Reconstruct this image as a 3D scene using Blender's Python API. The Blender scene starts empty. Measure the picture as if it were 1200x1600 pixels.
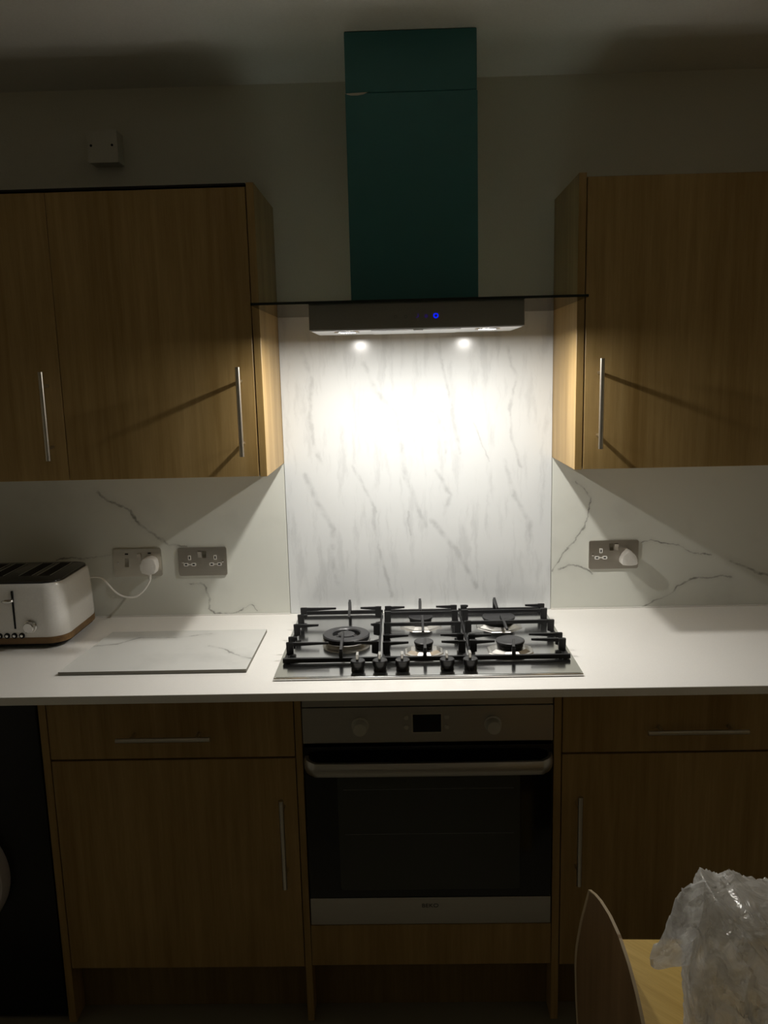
import bpy, bmesh, math, random
from math import pi, sin, cos, sqrt
from mathutils import Vector, Matrix, noise

S = bpy.context.scene
COL = S.collection

# ------------------------------------------------------------------ camera
F_PX, CX, CY, CZ = 1271.165, -0.0508, -2.39102, 1.62918
YAW, PIT, ROL = -0.02199, 0.17116, 0.02426
cam_d = bpy.data.cameras.new('camera')
cam = bpy.data.objects.new('camera', cam_d)
COL.objects.link(cam)
cam_d.sensor_fit = 'VERTICAL'
cam_d.sensor_height = 36.0
cam_d.lens = F_PX / 1600.0 * 36.0
cam_d.clip_start = 0.02
R_ = Vector((cos(YAW), -sin(YAW), 0))
F_ = Vector((sin(YAW), cos(YAW), 0))
Z_ = Vector((0, 0, 1))
U_ = F_ * sin(PIT) + Z_ * cos(PIT)
W_ = F_ * cos(PIT) - Z_ * sin(PIT)
rt = R_ * cos(ROL) - U_ * sin(ROL)
up = R_ * sin(ROL) + U_ * cos(ROL)
m = Matrix((rt, up, -W_)).transposed().to_4x4()
m.translation = Vector((CX, CY, CZ))
cam.matrix_world = m
S.camera = cam

# ------------------------------------------------------------------ world, exposure
world = bpy.data.worlds.new('world')
S.world = world
world.use_nodes = True
bg = world.node_tree.nodes['Background']
bg.inputs[0].default_value = (0.85, 0.9, 1.0, 1)
bg.inputs[1].default_value = 0.02
S.view_settings.view_transform = 'Standard'
S.view_settings.look = 'None'
S.view_settings.gamma = 1.0
S.view_settings.use_curve_mapping = False
S.view_settings.exposure = 0.0
S.cycles.max_bounces = 12
S.cycles.diffuse_bounces = 6
S.cycles.glossy_bounces = 5
S.cycles.transparent_max_bounces = 16
S.cycles.caustics_reflective = True
S.cycles.caustics_refractive = False
S.cycles.blur_glossy = 0.0
S.cycles.sample_clamp_indirect = 12.0
S.cycles.use_denoising = True

LAMP_W = 4.2
LAMP_COL = (1.0, 0.965, 0.9)
LAMP_X = (-0.175, 0.166)
LAMP_Y, LAMP_Z = -0.366, 1.7225


def lamp(name, x):
    d = bpy.data.lights.new(name, 'AREA')
    d.shape = 'DISK'
    d.size = 0.034
    d.spread = math.radians(180)
    d.energy = LAMP_W
    d.color = LAMP_COL
    o = bpy.data.objects.new(name, d)
    o.location = (x, LAMP_Y, LAMP_Z)
    COL.objects.link(o)
    return o


lamp('hood_light', LAMP_X[0])
lamp('hood_light', LAMP_X[1])


# ------------------------------------------------------------------ material helpers
def new_mat(name):
    mt = bpy.data.materials.new(name)
    mt.use_nodes = True
    nt = mt.node_tree
    b = nt.nodes['Principled BSDF']
    return mt, nt, b


def N(nt, typ, **kw):
    n = nt.nodes.new(typ)
    for k, v in kw.items():
        setattr(n, k, v)
    return n


def plain(name, col, rough=0.5, metal=0.0, spec=0.5, bump=0.0, bscale=200, coat=0.0, aniso=0.0):
    mt, nt, b = new_mat(name)
    b.inputs['Roughness'].default_value = rough
    b.inputs['Metallic'].default_value = metal
    b.inputs['Specular IOR Level'].default_value = spec
    b.inputs['Coat Weight'].default_value = coat
    b.inputs['Anisotropic'].default_value = aniso
    tc = N(nt, 'ShaderNodeTexCoord')
    nz = N(nt, 'ShaderNodeTexNoise')
    nz.inputs['Scale'].default_value = bscale
    nt.links.new(tc.outputs['Object'], nz.inputs['Vector'])
    mx = N(nt, 'ShaderNodeMix', data_type='RGBA')
    mx.inputs['A'].default_value = (*[c * 0.93 for c in col], 1)
    mx.inputs['B'].default_value = (*[min(1, c * 1.07) for c in col], 1)
    nt.links.new(nz.outputs['Fac'], mx.inputs['Factor'])
    nt.links.new(mx.outputs['Result'], b.inputs['Base Color'])
    if bump:
        bp = N(nt, 'ShaderNodeBump')
        bp.inputs['Strength'].default_value = bump
        bp.inputs['Distance'].default_value = 0.001
        nt.links.new(nz.outputs['Fac'], bp.inputs['Height'])
        nt.links.new(bp.outputs['Normal'], b.inputs['Normal'])
    return mt


def emit(name, col, strength):
    mt, nt, b = new_mat(name)
    b.inputs['Base Color'].default_value = (0.02, 0.02, 0.02, 1)
    b.inputs['Emission Color'].default_value = (*col, 1)
    b.inputs['Emission Strength'].default_value = strength
    return mt


def wood(name, c0, c1, c2, axis='Z', rough=0.42, scale=1.0, rot=0.0):
    mt, nt, b = new_mat(name)
    geo = N(nt, 'ShaderNodeNewGeometry')
    oi = N(nt, 'ShaderNodeObjectInfo')
    mul = N(nt, 'ShaderNodeMath', operation='MULTIPLY')
    mul.inputs[1].default_value = 37.0
    nt.links.new(oi.outputs['Random'], mul.inputs[0])
    add = N(nt, 'ShaderNodeVectorMath', operation='ADD')
    nt.links.new(geo.outputs['Position'], add.inputs[0])
    nt.links.new(mul.outputs[0], add.inputs[1])
    mp = N(nt, 'ShaderNodeMapping')
    s = [1, 1, 1]
    s['XYZ'.index(axis)] = 0.05
    mp.inputs['Scale'].default_value = s
    pre = N(nt, 'ShaderNodeMapping')
    pre.inputs['Rotation'].default_value = (0, 0, rot)
    nt.links.new(add.outputs[0], pre.inputs['Vector'])
    nt.links.new(pre.outputs[0], mp.inputs['Vector'])

    def nz(sc, det):
        n = N(nt, 'ShaderNodeTexNoise')
        n.inputs['Scale'].default_value = sc * scale
        n.inputs['Detail'].default_value = det
        n.inputs['Roughness'].default_value = 0.55
        nt.links.new(mp.outputs[0], n.inputs['Vector'])
        return n
    big, mid, fine = nz(14, 3), nz(60, 4), nz(300, 5)
    r = N(nt, 'ShaderNodeValToRGB')
    r.color_ramp.elements[0].position = 0.33
    r.color_ramp.elements[0].color = (*c0, 1)
    r.color_ramp.elements[1].position = 0.68
    r.color_ramp.elements[1].color = (*c2, 1)
    e = r.color_ramp.elements.new(0.5)
    e.color = (*c1, 1)
    m1 = N(nt, 'ShaderNodeMath', operation='MULTIPLY_ADD')
    m1.inputs[1].default_value = 0.55
    nt.links.new(big.outputs['Fac'], m1.inputs[0])
    m2 = N(nt, 'ShaderNodeMath', operation='MULTIPLY')
    m2.inputs[1].default_value = 0.45
    nt.links.new(mid.outputs['Fac'], m2.inputs[0])
    nt.links.new(m2.outputs[0], m1.inputs[2])
    nt.links.new(m1.outputs[0], r.inputs[0])
    mx = N(nt, 'ShaderNodeMix', data_type='RGBA', blend_type='MULTIPLY')
    mx.inputs['Factor'].default_value = 1
    r2 = N(nt, 'ShaderNodeValToRGB')
    r2.color_ramp.elements[0].position = 0.3
    r2.color_ramp.elements[0].color = (0.9, 0.89, 0.88, 1)
    r2.color_ramp.elements[1].position = 0.6
    r2.color_ramp.elements[1].color = (1, 1, 1, 1)
    nt.links.new(fine.outputs['Fac'], r2.inputs[0])
    nt.links.new(r.outputs[0], mx.inputs['A'])
    nt.links.new(r2.outputs[0], mx.inputs['B'])
    nt.links.new(mx.outputs['Result'], b.inputs['Base Color'])
    b.inputs['Roughness'].default_value = rough
    b.inputs['Specular IOR Level'].default_value = 0.4
    bp = N(nt, 'ShaderNodeBump')
    bp.inputs['Strength'].default_value = 0.12
    bp.inputs['Distance'].default_value = 0.0006
    nt.links.new(fine.outputs['Fac'], bp.inputs['Height'])
    nt.links.new(bp.outputs['Normal'], b.inputs['Normal'])
    return mt


def vein_dist(nt, vec, polylines):
    """smallest (distance / width) to the given polylines; vec has the unused axis zeroed."""
    cur = None
    for pts, wdt in polylines:
        for a, c in zip(pts[:-1], pts[1:]):
            a, c = Vector(a), Vector(c)
            d = c - a
            L2 = d.length_squared
            s1 = N(nt, 'ShaderNodeVectorMath', operation='SUBTRACT')
            nt.links.new(vec, s1.inputs[0])
            s1.inputs[1].default_value = a
            dt = N(nt, 'ShaderNodeVectorMath', operation='DOT_PRODUCT')
            nt.links.new(s1.outputs[0], dt.inputs[0])
            dt.inputs[1].default_value = d / L2
            cl = N(nt, 'ShaderNodeClamp')
            nt.links.new(dt.outputs['Value'], cl.inputs[0])
            sc = N(nt, 'ShaderNodeVectorMath', operation='SCALE')
            sc.inputs[0].default_value = d
            nt.links.new(cl.outputs[0], sc.inputs['Scale'])
            s2 = N(nt, 'ShaderNodeVectorMath', operation='DISTANCE')
            nt.links.new(s1.outputs[0], s2.inputs[0])
            nt.links.new(sc.outputs[0], s2.inputs[1])
            ml = N(nt, 'ShaderNodeMath', operation='MULTIPLY')
            ml.inputs[1].default_value = 1.0 / wdt
            nt.links.new(s2.outputs['Value'], ml.inputs[0])
            if cur is None:
                cur = ml.outputs[0]
            else:
                mn = N(nt, 'ShaderNodeMath', operation='MINIMUM')
                nt.links.new(cur, mn.inputs[0])
                nt.links.new(ml.outputs[0], mn.inputs[1])
                cur = mn.outputs[0]
    return cur


def marble(name, base, veincol, polylines, mask, warp=0.012, wscale=22, rough=0.2, strength=0.8,
           streaks=0.0, cloud=0.0, spec=0.5):
    mt, nt, b = new_mat(name)
    L = nt.links.new
    geo = N(nt, 'ShaderNodeNewGeometry')
    ms = N(nt, 'ShaderNodeVectorMath', operation='MULTIPLY')
    ms.inputs[1].default_value = mask
    L(geo.outputs['Position'], ms.inputs[0])
    nz = N(nt, 'ShaderNodeTexNoise')
    nz.inputs['Scale'].default_value = wscale
    nz.inputs['Detail'].default_value = 5
    nz.inputs['Roughness'].default_value = 0.65
    L(ms.outputs[0], nz.inputs['Vector'])
    sb = N(nt, 'ShaderNodeVectorMath', operation='SUBTRACT')
    sb.inputs[1].default_value = (0.5, 0.5, 0.5)
    L(nz.outputs['Color'], sb.inputs[0])
    sc = N(nt, 'ShaderNodeVectorMath', operation='SCALE')
    sc.inputs['Scale'].default_value = warp * 2
    L(sb.outputs[0], sc.inputs[0])
    ad = N(nt, 'ShaderNodeVectorMath', operation='ADD')
    L(ms.outputs[0], ad.inputs[0])
    L(sc.outputs[0], ad.inputs[1])
    ms2 = N(nt, 'ShaderNodeVectorMath', operation='MULTIPLY')
    ms2.inputs[1].default_value = mask
    L(ad.outputs[0], ms2.inputs[0])
    v = ms2.outputs[0]
    dist = vein_dist(nt, v, polylines)
    mr = N(nt, 'ShaderNodeMapRange', interpolation_type='SMOOTHSTEP')
    mr.inputs['From Min'].default_value = 0.0
    mr.inputs['From Max'].default_value = 1.0
    mr.inputs['To Min'].default_value = 1.0
    mr.inputs['To Max'].default_value = 0.0
    L(dist, mr.inputs['Value'])
    # uneven strength along the vein
    n2 = N(nt, 'ShaderNodeTexNoise')
    n2.inputs['Scale'].default_value = 26
    n2.inputs['Detail'].default_value = 4
    L(ms.outputs[0], n2.inputs['Vector'])
    m2 = N(nt, 'ShaderNodeMapRange')
    m2.inputs['From Min'].default_value = 0.40
    m2.inputs['From Max'].default_value = 0.64
    m2.inputs['To Min'].default_value = 0.2
    m2.inputs['To Max'].default_value = 1.0
    L(n2.outputs['Fac'], m2.inputs['Value'])
    mu = N(nt, 'ShaderNodeMath', operation='MULTIPLY')
    L(mr.outputs[0], mu.inputs[0])
    L(m2.outputs[0], mu.inputs[1])
    # soft halo round the vein
    hl = N(nt, 'ShaderNodeMapRange', interpolation_type='SMOOTHERSTEP')
    hl.inputs['From Min'].default_value = 0.0
    hl.inputs['From Max'].default_value = 5.0
    hl.inputs['To Min'].default_value = 0.16
    hl.inputs['To Max'].default_value = 0.0
    L(dist, hl.inputs['Value'])
    hm = N(nt, 'ShaderNodeMath', operation='MULTIPLY_ADD')
    L(hl.outputs[0], hm.inputs[0])
    L(n2.outputs['Fac'], hm.inputs[1])
    L(mu.outputs[0], hm.inputs[2])
    fac = hm.outputs[0]
    if streaks:
        rt_ = N(nt, 'ShaderNodeMapping')
        rt_.inputs['Rotation'].default_value = (0, 0.36, 0)
        rt_.inputs['Scale'].default_value = (1.0, 1.0, 0.16)
        L(v, rt_.inputs['Vector'])
        n3 = N(nt, 'ShaderNodeTexNoise')
        n3.inputs['Scale'].default_value = 30
        n3.inputs['Detail'].default_value = 6
        n3.inputs['Roughness'].default_value = 0.6
        L(rt_.outputs[0], n3.inputs['Vector'])
        m3 = N(nt, 'ShaderNodeMapRange', interpolation_type='SMOOTHSTEP')
        m3.inputs['From Min'].default_value = 0.49
        m3.inputs['From Max'].default_value = 0.66
        m3.inputs['To Max'].default_value = streaks
        L(n3.outputs['Fac'], m3.inputs['Value'])
        a3 = N(nt, 'ShaderNodeMath', operation='ADD', use_clamp=True)
        L(m3.outputs[0], a3.inputs[0])
        L(fac, a3.inputs[1])
        fac = a3.outputs[0]
    if cloud:
        n4 = N(nt, 'ShaderNodeTexNoise')
        n4.inputs['Scale'].default_value = 6
        n4.inputs['Detail'].default_value = 4
        L(v, n4.inputs['Vector'])
        m4 = N(nt, 'ShaderNodeMapRange', interpolation_type='SMOOTHSTEP')
        m4.inputs['From Min'].default_value = 0.5
        m4.inputs['From Max'].default_value = 0.75
        m4.inputs['To Max'].default_value = cloud
        L(n4.outputs['Fac'], m4.inputs['Value'])
        a4 = N(nt, 'ShaderNodeMath', operation='ADD', use_clamp=True)
        L(m4.outputs[0], a4.inputs[0])
        L(fac, a4.inputs[1])
        fac = a4.outputs[0]
    ms3 = N(nt, 'ShaderNodeMath', operation='MULTIPLY', use_clamp=True)
    ms3.inputs[1].default_value = strength
    L(fac, ms3.inputs[0])
    mx = N(nt, 'ShaderNodeMix', data_type='RGBA')
    mx.inputs['A'].default_value = (*base, 1)
    mx.inputs['B'].default_value = (*veincol, 1)
    L(ms3.outputs[0], mx.inputs['Factor'])
    L(mx.outputs['Result'], b.inputs['Base Color'])
    b.inputs['Roughness'].default_value = rough
    b.inputs['Specular IOR Level'].default_value = spec
    return mt


def brushed(name, col, rough=0.28, axis='X', aniso=0.5):
    mt, nt, b = new_mat(name)
    b.inputs['Metallic'].default_value = 1
    b.inputs['Anisotropic'].default_value = aniso
    tc = N(nt, 'ShaderNodeTexCoord')
    mp = N(nt, 'ShaderNodeMapping')
    s = [1, 1, 1]
    s['XYZ'.index(axis)] = 0.03
    mp.inputs['Scale'].default_value = s
    nt.links.new(tc.outputs['Object'], mp.inputs['Vector'])
    nz = N(nt, 'ShaderNodeTexNoise')
    nz.inputs['Scale'].default_value = 420
    nt.links.new(mp.outputs[0], nz.inputs['Vector'])
    mr = N(nt, 'ShaderNodeMapRange')
    mr.inputs['To Min'].default_value = rough * 0.8
    mr.inputs['To Max'].default_value = rough * 1.25
    nt.links.new(nz.outputs['Fac'], mr.inputs['Value'])
    nt.links.new(mr.outputs[0], b.inputs['Roughness'])
    mx = N(nt, 'ShaderNodeMix', data_type='RGBA')
    mx.inputs['A'].default_value = (*[c * 0.88 for c in col], 1)
    mx.inputs['B'].default_value = (*col, 1)
    nt.links.new(nz.outputs['Fac'], mx.inputs['Factor'])
    nt.links.new(mx.outputs['Result'], b.inputs['Base Color'])
    return mt


def glassy(name, tint, gloss=0.12):
    """thin clear glass: see-through with fresnel reflections"""
    mt = bpy.data.materials.new(name)
    mt.use_nodes = True
    nt = mt.node_tree
    nt.nodes.clear()
    out = N(nt, 'ShaderNodeOutputMaterial')
    tr = N(nt, 'ShaderNodeBsdfTransparent')
    tr.inputs[0].default_value = (*tint, 1)
    gl = N(nt, 'ShaderNodeBsdfGlossy')
    gl.inputs['Roughness'].default_value = 0.03
    fr = N(nt, 'ShaderNodeFresnel')
    fr.inputs['IOR'].default_value = 1.35
    mx = N(nt, 'ShaderNodeMixShader')
    nt.links.new(fr.outputs[0], mx.inputs[0])
    nt.links.new(tr.outputs[0], mx.inputs[1])
    nt.links.new(gl.outputs[0], mx.inputs[2])
    nt.links.new(mx.outputs[0], out.inputs[0])
    return mt


# vein courses, in metres on the wall / worktop
VL = [([(-0.9542, 1.2949), (-0.9255, 1.2692), (-0.8625, 1.2388), (-0.8369, 1.1955), (-0.8004, 1.1654), (-0.7525, 1.131), (-0.7007, 1.1241)], .006),
      ([(-1.0984, 1.0904), (-1.057, 1.0936), (-0.971, 1.0959), (-0.9337, 1.0991)], .0035),
      ([(-0.6925, 1.0108), (-0.6556, 1.0081), (-0.639, 0.9616), (-0.6448, 0.9294), (-0.6241, 0.9149)], .005),
      ([(-0.6241, 0.9149), (-0.5712, 0.9139), (-0.5331, 0.9314), (-0.509, 0.9431), (-0.4926, 0.9185)], .0028)]
VR = [([(0.4637, 1.2971), (0.4827, 1.2834), (0.5078, 1.2466), (0.5013, 1.1911), (0.4813, 1.1451), (0.4553, 1.1126), (0.4329, 1.0838), (0.3955, 1.0275)], .0035),
      ([(0.4164, 1.033), (0.4449, 1.0443), (0.4716, 1.0438), (0.5005, 1.0274), (0.5161, 1.0153)], .005),
      ([(0.666, 0.9111), (0.7094, 0.9322), (0.7585, 0.9512), (0.7748, 0.9747), (0.8178, 0.9956), (0.8841, 1.0003), (0.9297, 0.9994)], .004),
      ([(0.9274, 1.0466), (0.9719, 1.0281), (1.0107, 1.0096), (1.0396, 1.0012)], .006),
      ([(0.6601, 1.1085), (0.6865, 1.1138), (0.7587, 1.1007), (0.8145, 1.0762), (0.8696, 1.0692)], .003)]
VM = [([(-0.1512, 1.6528), (-0.1195, 1.5717), (-0.0595, 1.5094), (-0.0474, 1.434), (-0.0423, 1.3441), (-0.0095, 1.2454), (0.0172, 1.174)], .007),
      ([(0.059, 1.7007), (0.0783, 1.6273), (0.0977, 1.5396), (0.1105, 1.4578), (0.1237, 1.3889)], .005),
      ([(0.1653, 1.477), (0.1923, 1.4012), (0.2094, 1.3594)], .0025),
      ([(-0.3295, 1.6903), (-0.3024, 1.6029), (-0.3127, 1.5152), (-0.3088, 1.4399), (-0.284, 1.3633)], .006),
      ([(-0.3339, 1.3295), (-0.3022, 1.2515), (-0.2562, 1.1653), (-0.2658, 1.0937), (-0.2478, 0.9988)], .009),
      ([(-0.1353, 1.2268), (-0.1302, 1.1556), (-0.1112, 1.0689), (-0.0855, 0.9591)], .006),
      ([(0.0384, 1.1878), (0.1073, 1.1006), (0.1699, 0.9836)], .008),
      ([(0.254, 1.3653), (0.2818, 1.2603), (0.3308, 1.1746), (0.3243, 1.0963)], .007),
      ([(0.2603, 1.6892), (0.2875, 1.6023), (0.2674, 1.5086), (0.2745, 1.4268), (0.3022, 1.3435)], .005),
      ([(-0.0309, 1.2176), (-0.0252, 1.1463)], .003),
      ([(0.0429, 1.5138), (0.0831, 1.4516), (0.0824, 1.3898)], .005),
      ([(-0.1943, 1.3543), (-0.1547, 1.2836), (-0.1285, 1.2196)], .005),
      ([(0.0542, 1.335), (0.0949, 1.2643), (0.0735, 1.2083)], .006)]
VT = [([(-0.8934, -0.3076), (-0.8299, -0.29), (-0.7813, -0.2388), (-0.6744, -0.2445), (-0.5903, -0.2157)], .007),
      ([(-0.5736, -0.3187), (-0.5231, -0.3467), (-0.4885, -0.3926), (-0.4382, -0.4234)], .0045)]


def xz(pl):
    return [([(a, 0, c) for a, c in pts], w) for pts, w in pl]


def xy(pl):
    return [([(a, c, 0) for a, c in pts], w) for pts, w in pl]


M = {}
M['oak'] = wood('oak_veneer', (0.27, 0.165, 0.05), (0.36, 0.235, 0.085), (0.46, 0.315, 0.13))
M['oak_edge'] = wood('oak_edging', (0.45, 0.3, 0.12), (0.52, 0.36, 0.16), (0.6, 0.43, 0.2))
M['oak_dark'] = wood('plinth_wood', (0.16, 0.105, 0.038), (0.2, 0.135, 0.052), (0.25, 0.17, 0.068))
M['table'] = wood('table_wood', (0.5, 0.32, 0.07), (0.6, 0.4, 0.1), (0.68, 0.48, 0.14), axis='Y', rot=-0.75, rough=0.4, scale=1.8)
M['chair'] = wood('chair_wood', (0.13, 0.075, 0.03), (0.18, 0.11, 0.05), (0.24, 0.15, 0.07), rough=0.3)
M['ply_lit_edge'] = plain('ply_lit_edge', (0.34, 0.26, 0.15), 0.4)
M['toaster_wood'] = wood('toaster_base_wood', (0.12, 0.062, 0.02), (0.19, 0.105, 0.035), (0.26, 0.15, 0.055), axis='X', scale=2)
M['wall'] = plain('wall_paint', (0.76, 0.73, 0.63), 0.9, bump=0.25, bscale=260)
M['ceil'] = plain('ceiling_paint', (0.8, 0.78, 0.72), 0.9, bump=0.2, bscale=200)
M['white'] = plain('white_plastic', (0.8, 0.78, 0.74), 0.35)
M['boxp'] = plain('junction_box_plastic', (0.72, 0.69, 0.6), 0.5)
M['cable'] = plain('cable_white', (0.9, 0.88, 0.84), 0.4)
M['worktop'] = plain('worktop_white', (0.90, 0.88, 0.84), 0.28, bscale=500)
M['dark'] = plain('recess_black', (0.012, 0.01, 0.008), 0.8)
M['black'] = plain('cast_iron_black', (0.018, 0.018, 0.019), 0.42, bump=0.15, bscale=700)
M['cap'] = plain('burner_cap_black', (0.035, 0.035, 0.037), 0.36)
M['knobb'] = plain('knob_black', (0.012, 0.012, 0.013), 0.25)
M['steel'] = brushed('hob_steel', (0.82, 0.82, 0.81), 0.15, 'X', 0.0)
M['steel_oven'] = brushed('oven_steel', (0.5, 0.48, 0.44), 0.35, 'X', 0.5)
M['dish'] = plain('burner_dish_steel', (0.74, 0.72, 0.68), 0.3, metal=1)
M['chrome'] = plain('chrome', (0.75, 0.74, 0.72), 0.14, metal=1)
M['handle'] = plain('handle_nickel', (0.66, 0.62, 0.55), 0.28, metal=1)
M['plate'] = brushed('socket_steel', (0.42, 0.39, 0.34), 0.34, 'X', 0.3)
M['plate_light'] = brushed('socket_steel_pale', (0.6, 0.57, 0.5), 0.34, 'X', 0.3)
M['hood'] = plain('hood_front_glossy', (0.25, 0.24, 0.21), 0.38)
M['hood_steel'] = brushed('hood_steel', (0.6, 0.6, 0.6), 0.3, 'X', 0.3)
M['film'] = plain('teal_film', (0.035, 0.18, 0.19), 0.38, bump=0.3, bscale=14, coat=0.15)
M['ovknob'] = plain('oven_knob', (0.5, 0.48, 0.41), 0.45, metal=0.25)
M['ovglass'] = plain('oven_black_glass', (0.004, 0.004, 0.004), 0.08)
M['ovwin'] = plain('oven_window', (0.035, 0.038, 0.03), 0.25)
M['display'] = plain('display_black', (0.003, 0.003, 0.003), 0.1)
M['toast_white'] = plain('toaster_enamel', (0.72, 0.7, 0.66), 0.26, metal=0.0, coat=0.3)
M['toast_top'] = plain('toaster_top_black', (0.02, 0.018, 0.016), 0.16)
M['slot'] = plain('slot_black', (0.003, 0.003, 0.003), 0.9)
M['floor'] = plain('floor_tile', (0.2, 0.18, 0.13), 0.5, bscale=8)
M['machine'] = plain('appliance_black', (0.004, 0.004, 0.004), 0.3)
M['ring'] = plain('porthole_ring', (0.5, 0.45, 0.43), 0.3)
M['glass'] = glassy('hood_glass', (0.86, 0.92, 0.9))
M['glass_edge'] = plain('glass_edge', (0.004, 0.012, 0.009), 0.15)
M['led'] = emit('lamp_diffuser', (1.0, 0.97, 0.9), 30)
M['blue'] = emit('power_light_blue', (0.0, 0.012, 1.0), 1.3)
M['blue_dim'] = emit('icon_light_dim', (0.08, 0.02, 0.5), 0.25)
M['icon'] = plain('icon_grey', (0.12, 0.12, 0.12), 0.4)
M['print'] = plain('print_dark', (0.02, 0.018, 0.014), 0.5)
M['splash'] = marble('splashback_marble', (0.73, 0.75, 0.755), (0.36, 0.37, 0.38), xz([(p_, w_ * 1.6) for p_, w_ in VM]), (1, 0, 1), warp=0.012, wscale=24,
                     rough=0.17, strength=0.42, streaks=0.55, spec=0.5)
M['panL'] = marble('panel_marble_left', (0.70, 0.71, 0.65), (0.09, 0.085, 0.07), xz(VL), (1, 0, 1), warp=0.014, rough=0.3, strength=0.8, cloud=0.12)
M['panR'] = marble('panel_marble_right', (0.70, 0.71, 0.65), (0.09, 0.085, 0.07), xz(VR), (1, 0, 1), warp=0.014, rough=0.3, strength=0.8, cloud=0.12)
M['tile'] = marble('tile_marble', (0.74, 0.74, 0.71), (0.25, 0.25, 0.24), xy(VT), (1, 1, 0), warp=0.016, rough=0.22, strength=0.75, cloud=0.25)
M['tile_edge'] = plain('tile_edge', (0.2, 0.19, 0.16), 0.8)

# plastic bag film
def bag_film(name, lo, hi):
    mt = bpy.data.materials.new(name)
    mt.use_nodes = True
    nt = mt.node_tree
    nt.nodes.clear()
    _o = N(nt, 'ShaderNodeOutputMaterial')
    _t = N(nt, 'ShaderNodeBsdfTransparent')
    _t.inputs[0].default_value = (0.93, 0.93, 0.93, 1)
    _d = N(nt, 'ShaderNodeBsdfDiffuse')
    _d.inputs[0].default_value = (0.93, 0.92, 0.89, 1)
    _l = N(nt, 'ShaderNodeBsdfTranslucent')
    _l.inputs[0].default_value = (0.93, 0.92, 0.89, 1)
    _g = N(nt, 'ShaderNodeBsdfGlossy')
    _g.inputs['Roughness'].default_value = 0.14
    _tc = N(nt, 'ShaderNodeTexCoord')
    _nz = N(nt, 'ShaderNodeTexNoise')
    _nz.inputs['Scale'].default_value = 30
    _nz.inputs['Distortion'].default_value = 1.2
    _nz.inputs['Detail'].default_value = 5
    nt.links.new(_tc.outputs['Object'], _nz.inputs['Vector'])
    _bp = N(nt, 'ShaderNodeBump')
    _bp.inputs['Strength'].default_value = 1.0
    _bp.inputs['Distance'].default_value = 0.010
    nt.links.new(_nz.outputs['Fac'], _bp.inputs['Height'])
    for n_ in (_d, _g, _l):
        nt.links.new(_bp.outputs[0], n_.inputs['Normal'])
    _m1 = N(nt, 'ShaderNodeMixShader')
    _m1.inputs[0].default_value = 0.6
    nt.links.new(_d.outputs[0], _m1.inputs[1])
    nt.links.new(_l.outputs[0], _m1.inputs[2])
    _m2 = N(nt, 'ShaderNodeMixShader')
    _m2.inputs[0].default_value = 0.2
    nt.links.new(_m1.outputs[0], _m2.inputs[1])
    nt.links.new(_g.outputs[0], _m2.inputs[2])
    _mr = N(nt, 'ShaderNodeMapRange')
    _mr.inputs['From Min'].default_value = 0.35
    _mr.inputs['From Max'].default_value = 0.7
    _mr.inputs['To Min'].default_value = lo
    _mr.inputs['To Max'].default_value = hi
    nt.links.new(_nz.outputs['Fac'], _mr.inputs['Value'])
    _m3 = N(nt, 'ShaderNodeMixShader')
    nt.links.new(_mr.outputs[0], _m3.inputs[0])
    nt.links.new(_t.outputs[0], _m3.inputs[1])
    nt.links.new(_m2.outputs[0], _m3.inputs[2])
    nt.links.new(_m3.outputs[0], _o.inputs[0])
    return mt


M['bag'] = bag_film('bag_film', 0.62, 1.0)
M['bag_thin'] = bag_film('bag_film_thin', 0.35, 0.72)


# ------------------------------------------------------------------ mesh helpers (all in world metres)
def thing(name, label, cat, loc, group=None):
    o = bpy.data.objects.new(name, None)
    o.empty_display_size = 0.05
    COL.objects.link(o)
    o.location = loc
    o['label'] = label
    o['category'] = cat
    if group:
        o['group'] = group
    return o


def wloc(o):
    v = Vector((0, 0, 0))
    while o is not None:
        v = v + o.location
        o = o.parent
    return v


def obj(name, bm, mat, parent=None, label=None, smooth=False, origin=None):
    """link a bmesh built in world coordinates as one object"""
    base = wloc(parent) if parent else Vector((0, 0, 0))
    if origin is not None:
        org = Vector(origin)
    else:
        org = base
    bmesh.ops.translate(bm, verts=bm.verts, vec=-org)
    bmesh.ops.recalc_face_normals(bm, faces=bm.faces)
    me = bpy.data.meshes.new(name)
    bm.to_mesh(me)
    bm.free()
    mats = mat if isinstance(mat, (list, tuple)) else [mat]
    for q in mats:
        me.materials.append(q)
    if smooth:
        for p_ in me.polygons:
            p_.use_smooth = True
        try:
            me.set_sharp_from_angle(angle=math.radians(38))
        except Exception:
            pass
    o = bpy.data.objects.new(name, me)
    COL.objects.link(o)
    o.parent = parent
    o.location = org - base
    if label:
        o['label'] = label
    return o


def tag(o, label, cat, group=None):
    o['label'] = label
    o['category'] = cat
    if group:
        o['group'] = group
    return o


def struct(o):
    o['kind'] = 'structure'
    return o


def NB():
    return bmesh.new()


def box(bm, x0, x1, y0, y1, z0, z1, bev=0.0, seg=1, mi=0):
    vs = [bm.verts.new((x, y, z)) for z in (z0, z1) for y in (y0, y1) for x in (x0, x1)]
    fs = [(0, 2, 3, 1), (4, 5, 7, 6), (0, 1, 5, 4), (2, 6, 7, 3), (0, 4, 6, 2), (1, 3, 7, 5)]
    F = [bm.faces.new([vs[i] for i in f]) for f in fs]
    for f in F:
        f.material_index = mi
    if bev:
        es = list({e for f in F for e in f.edges})
        bmesh.ops.bevel(bm, geom=es, offset=bev, segments=seg, profile=0.5, affect='EDGES')
    return bm


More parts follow.
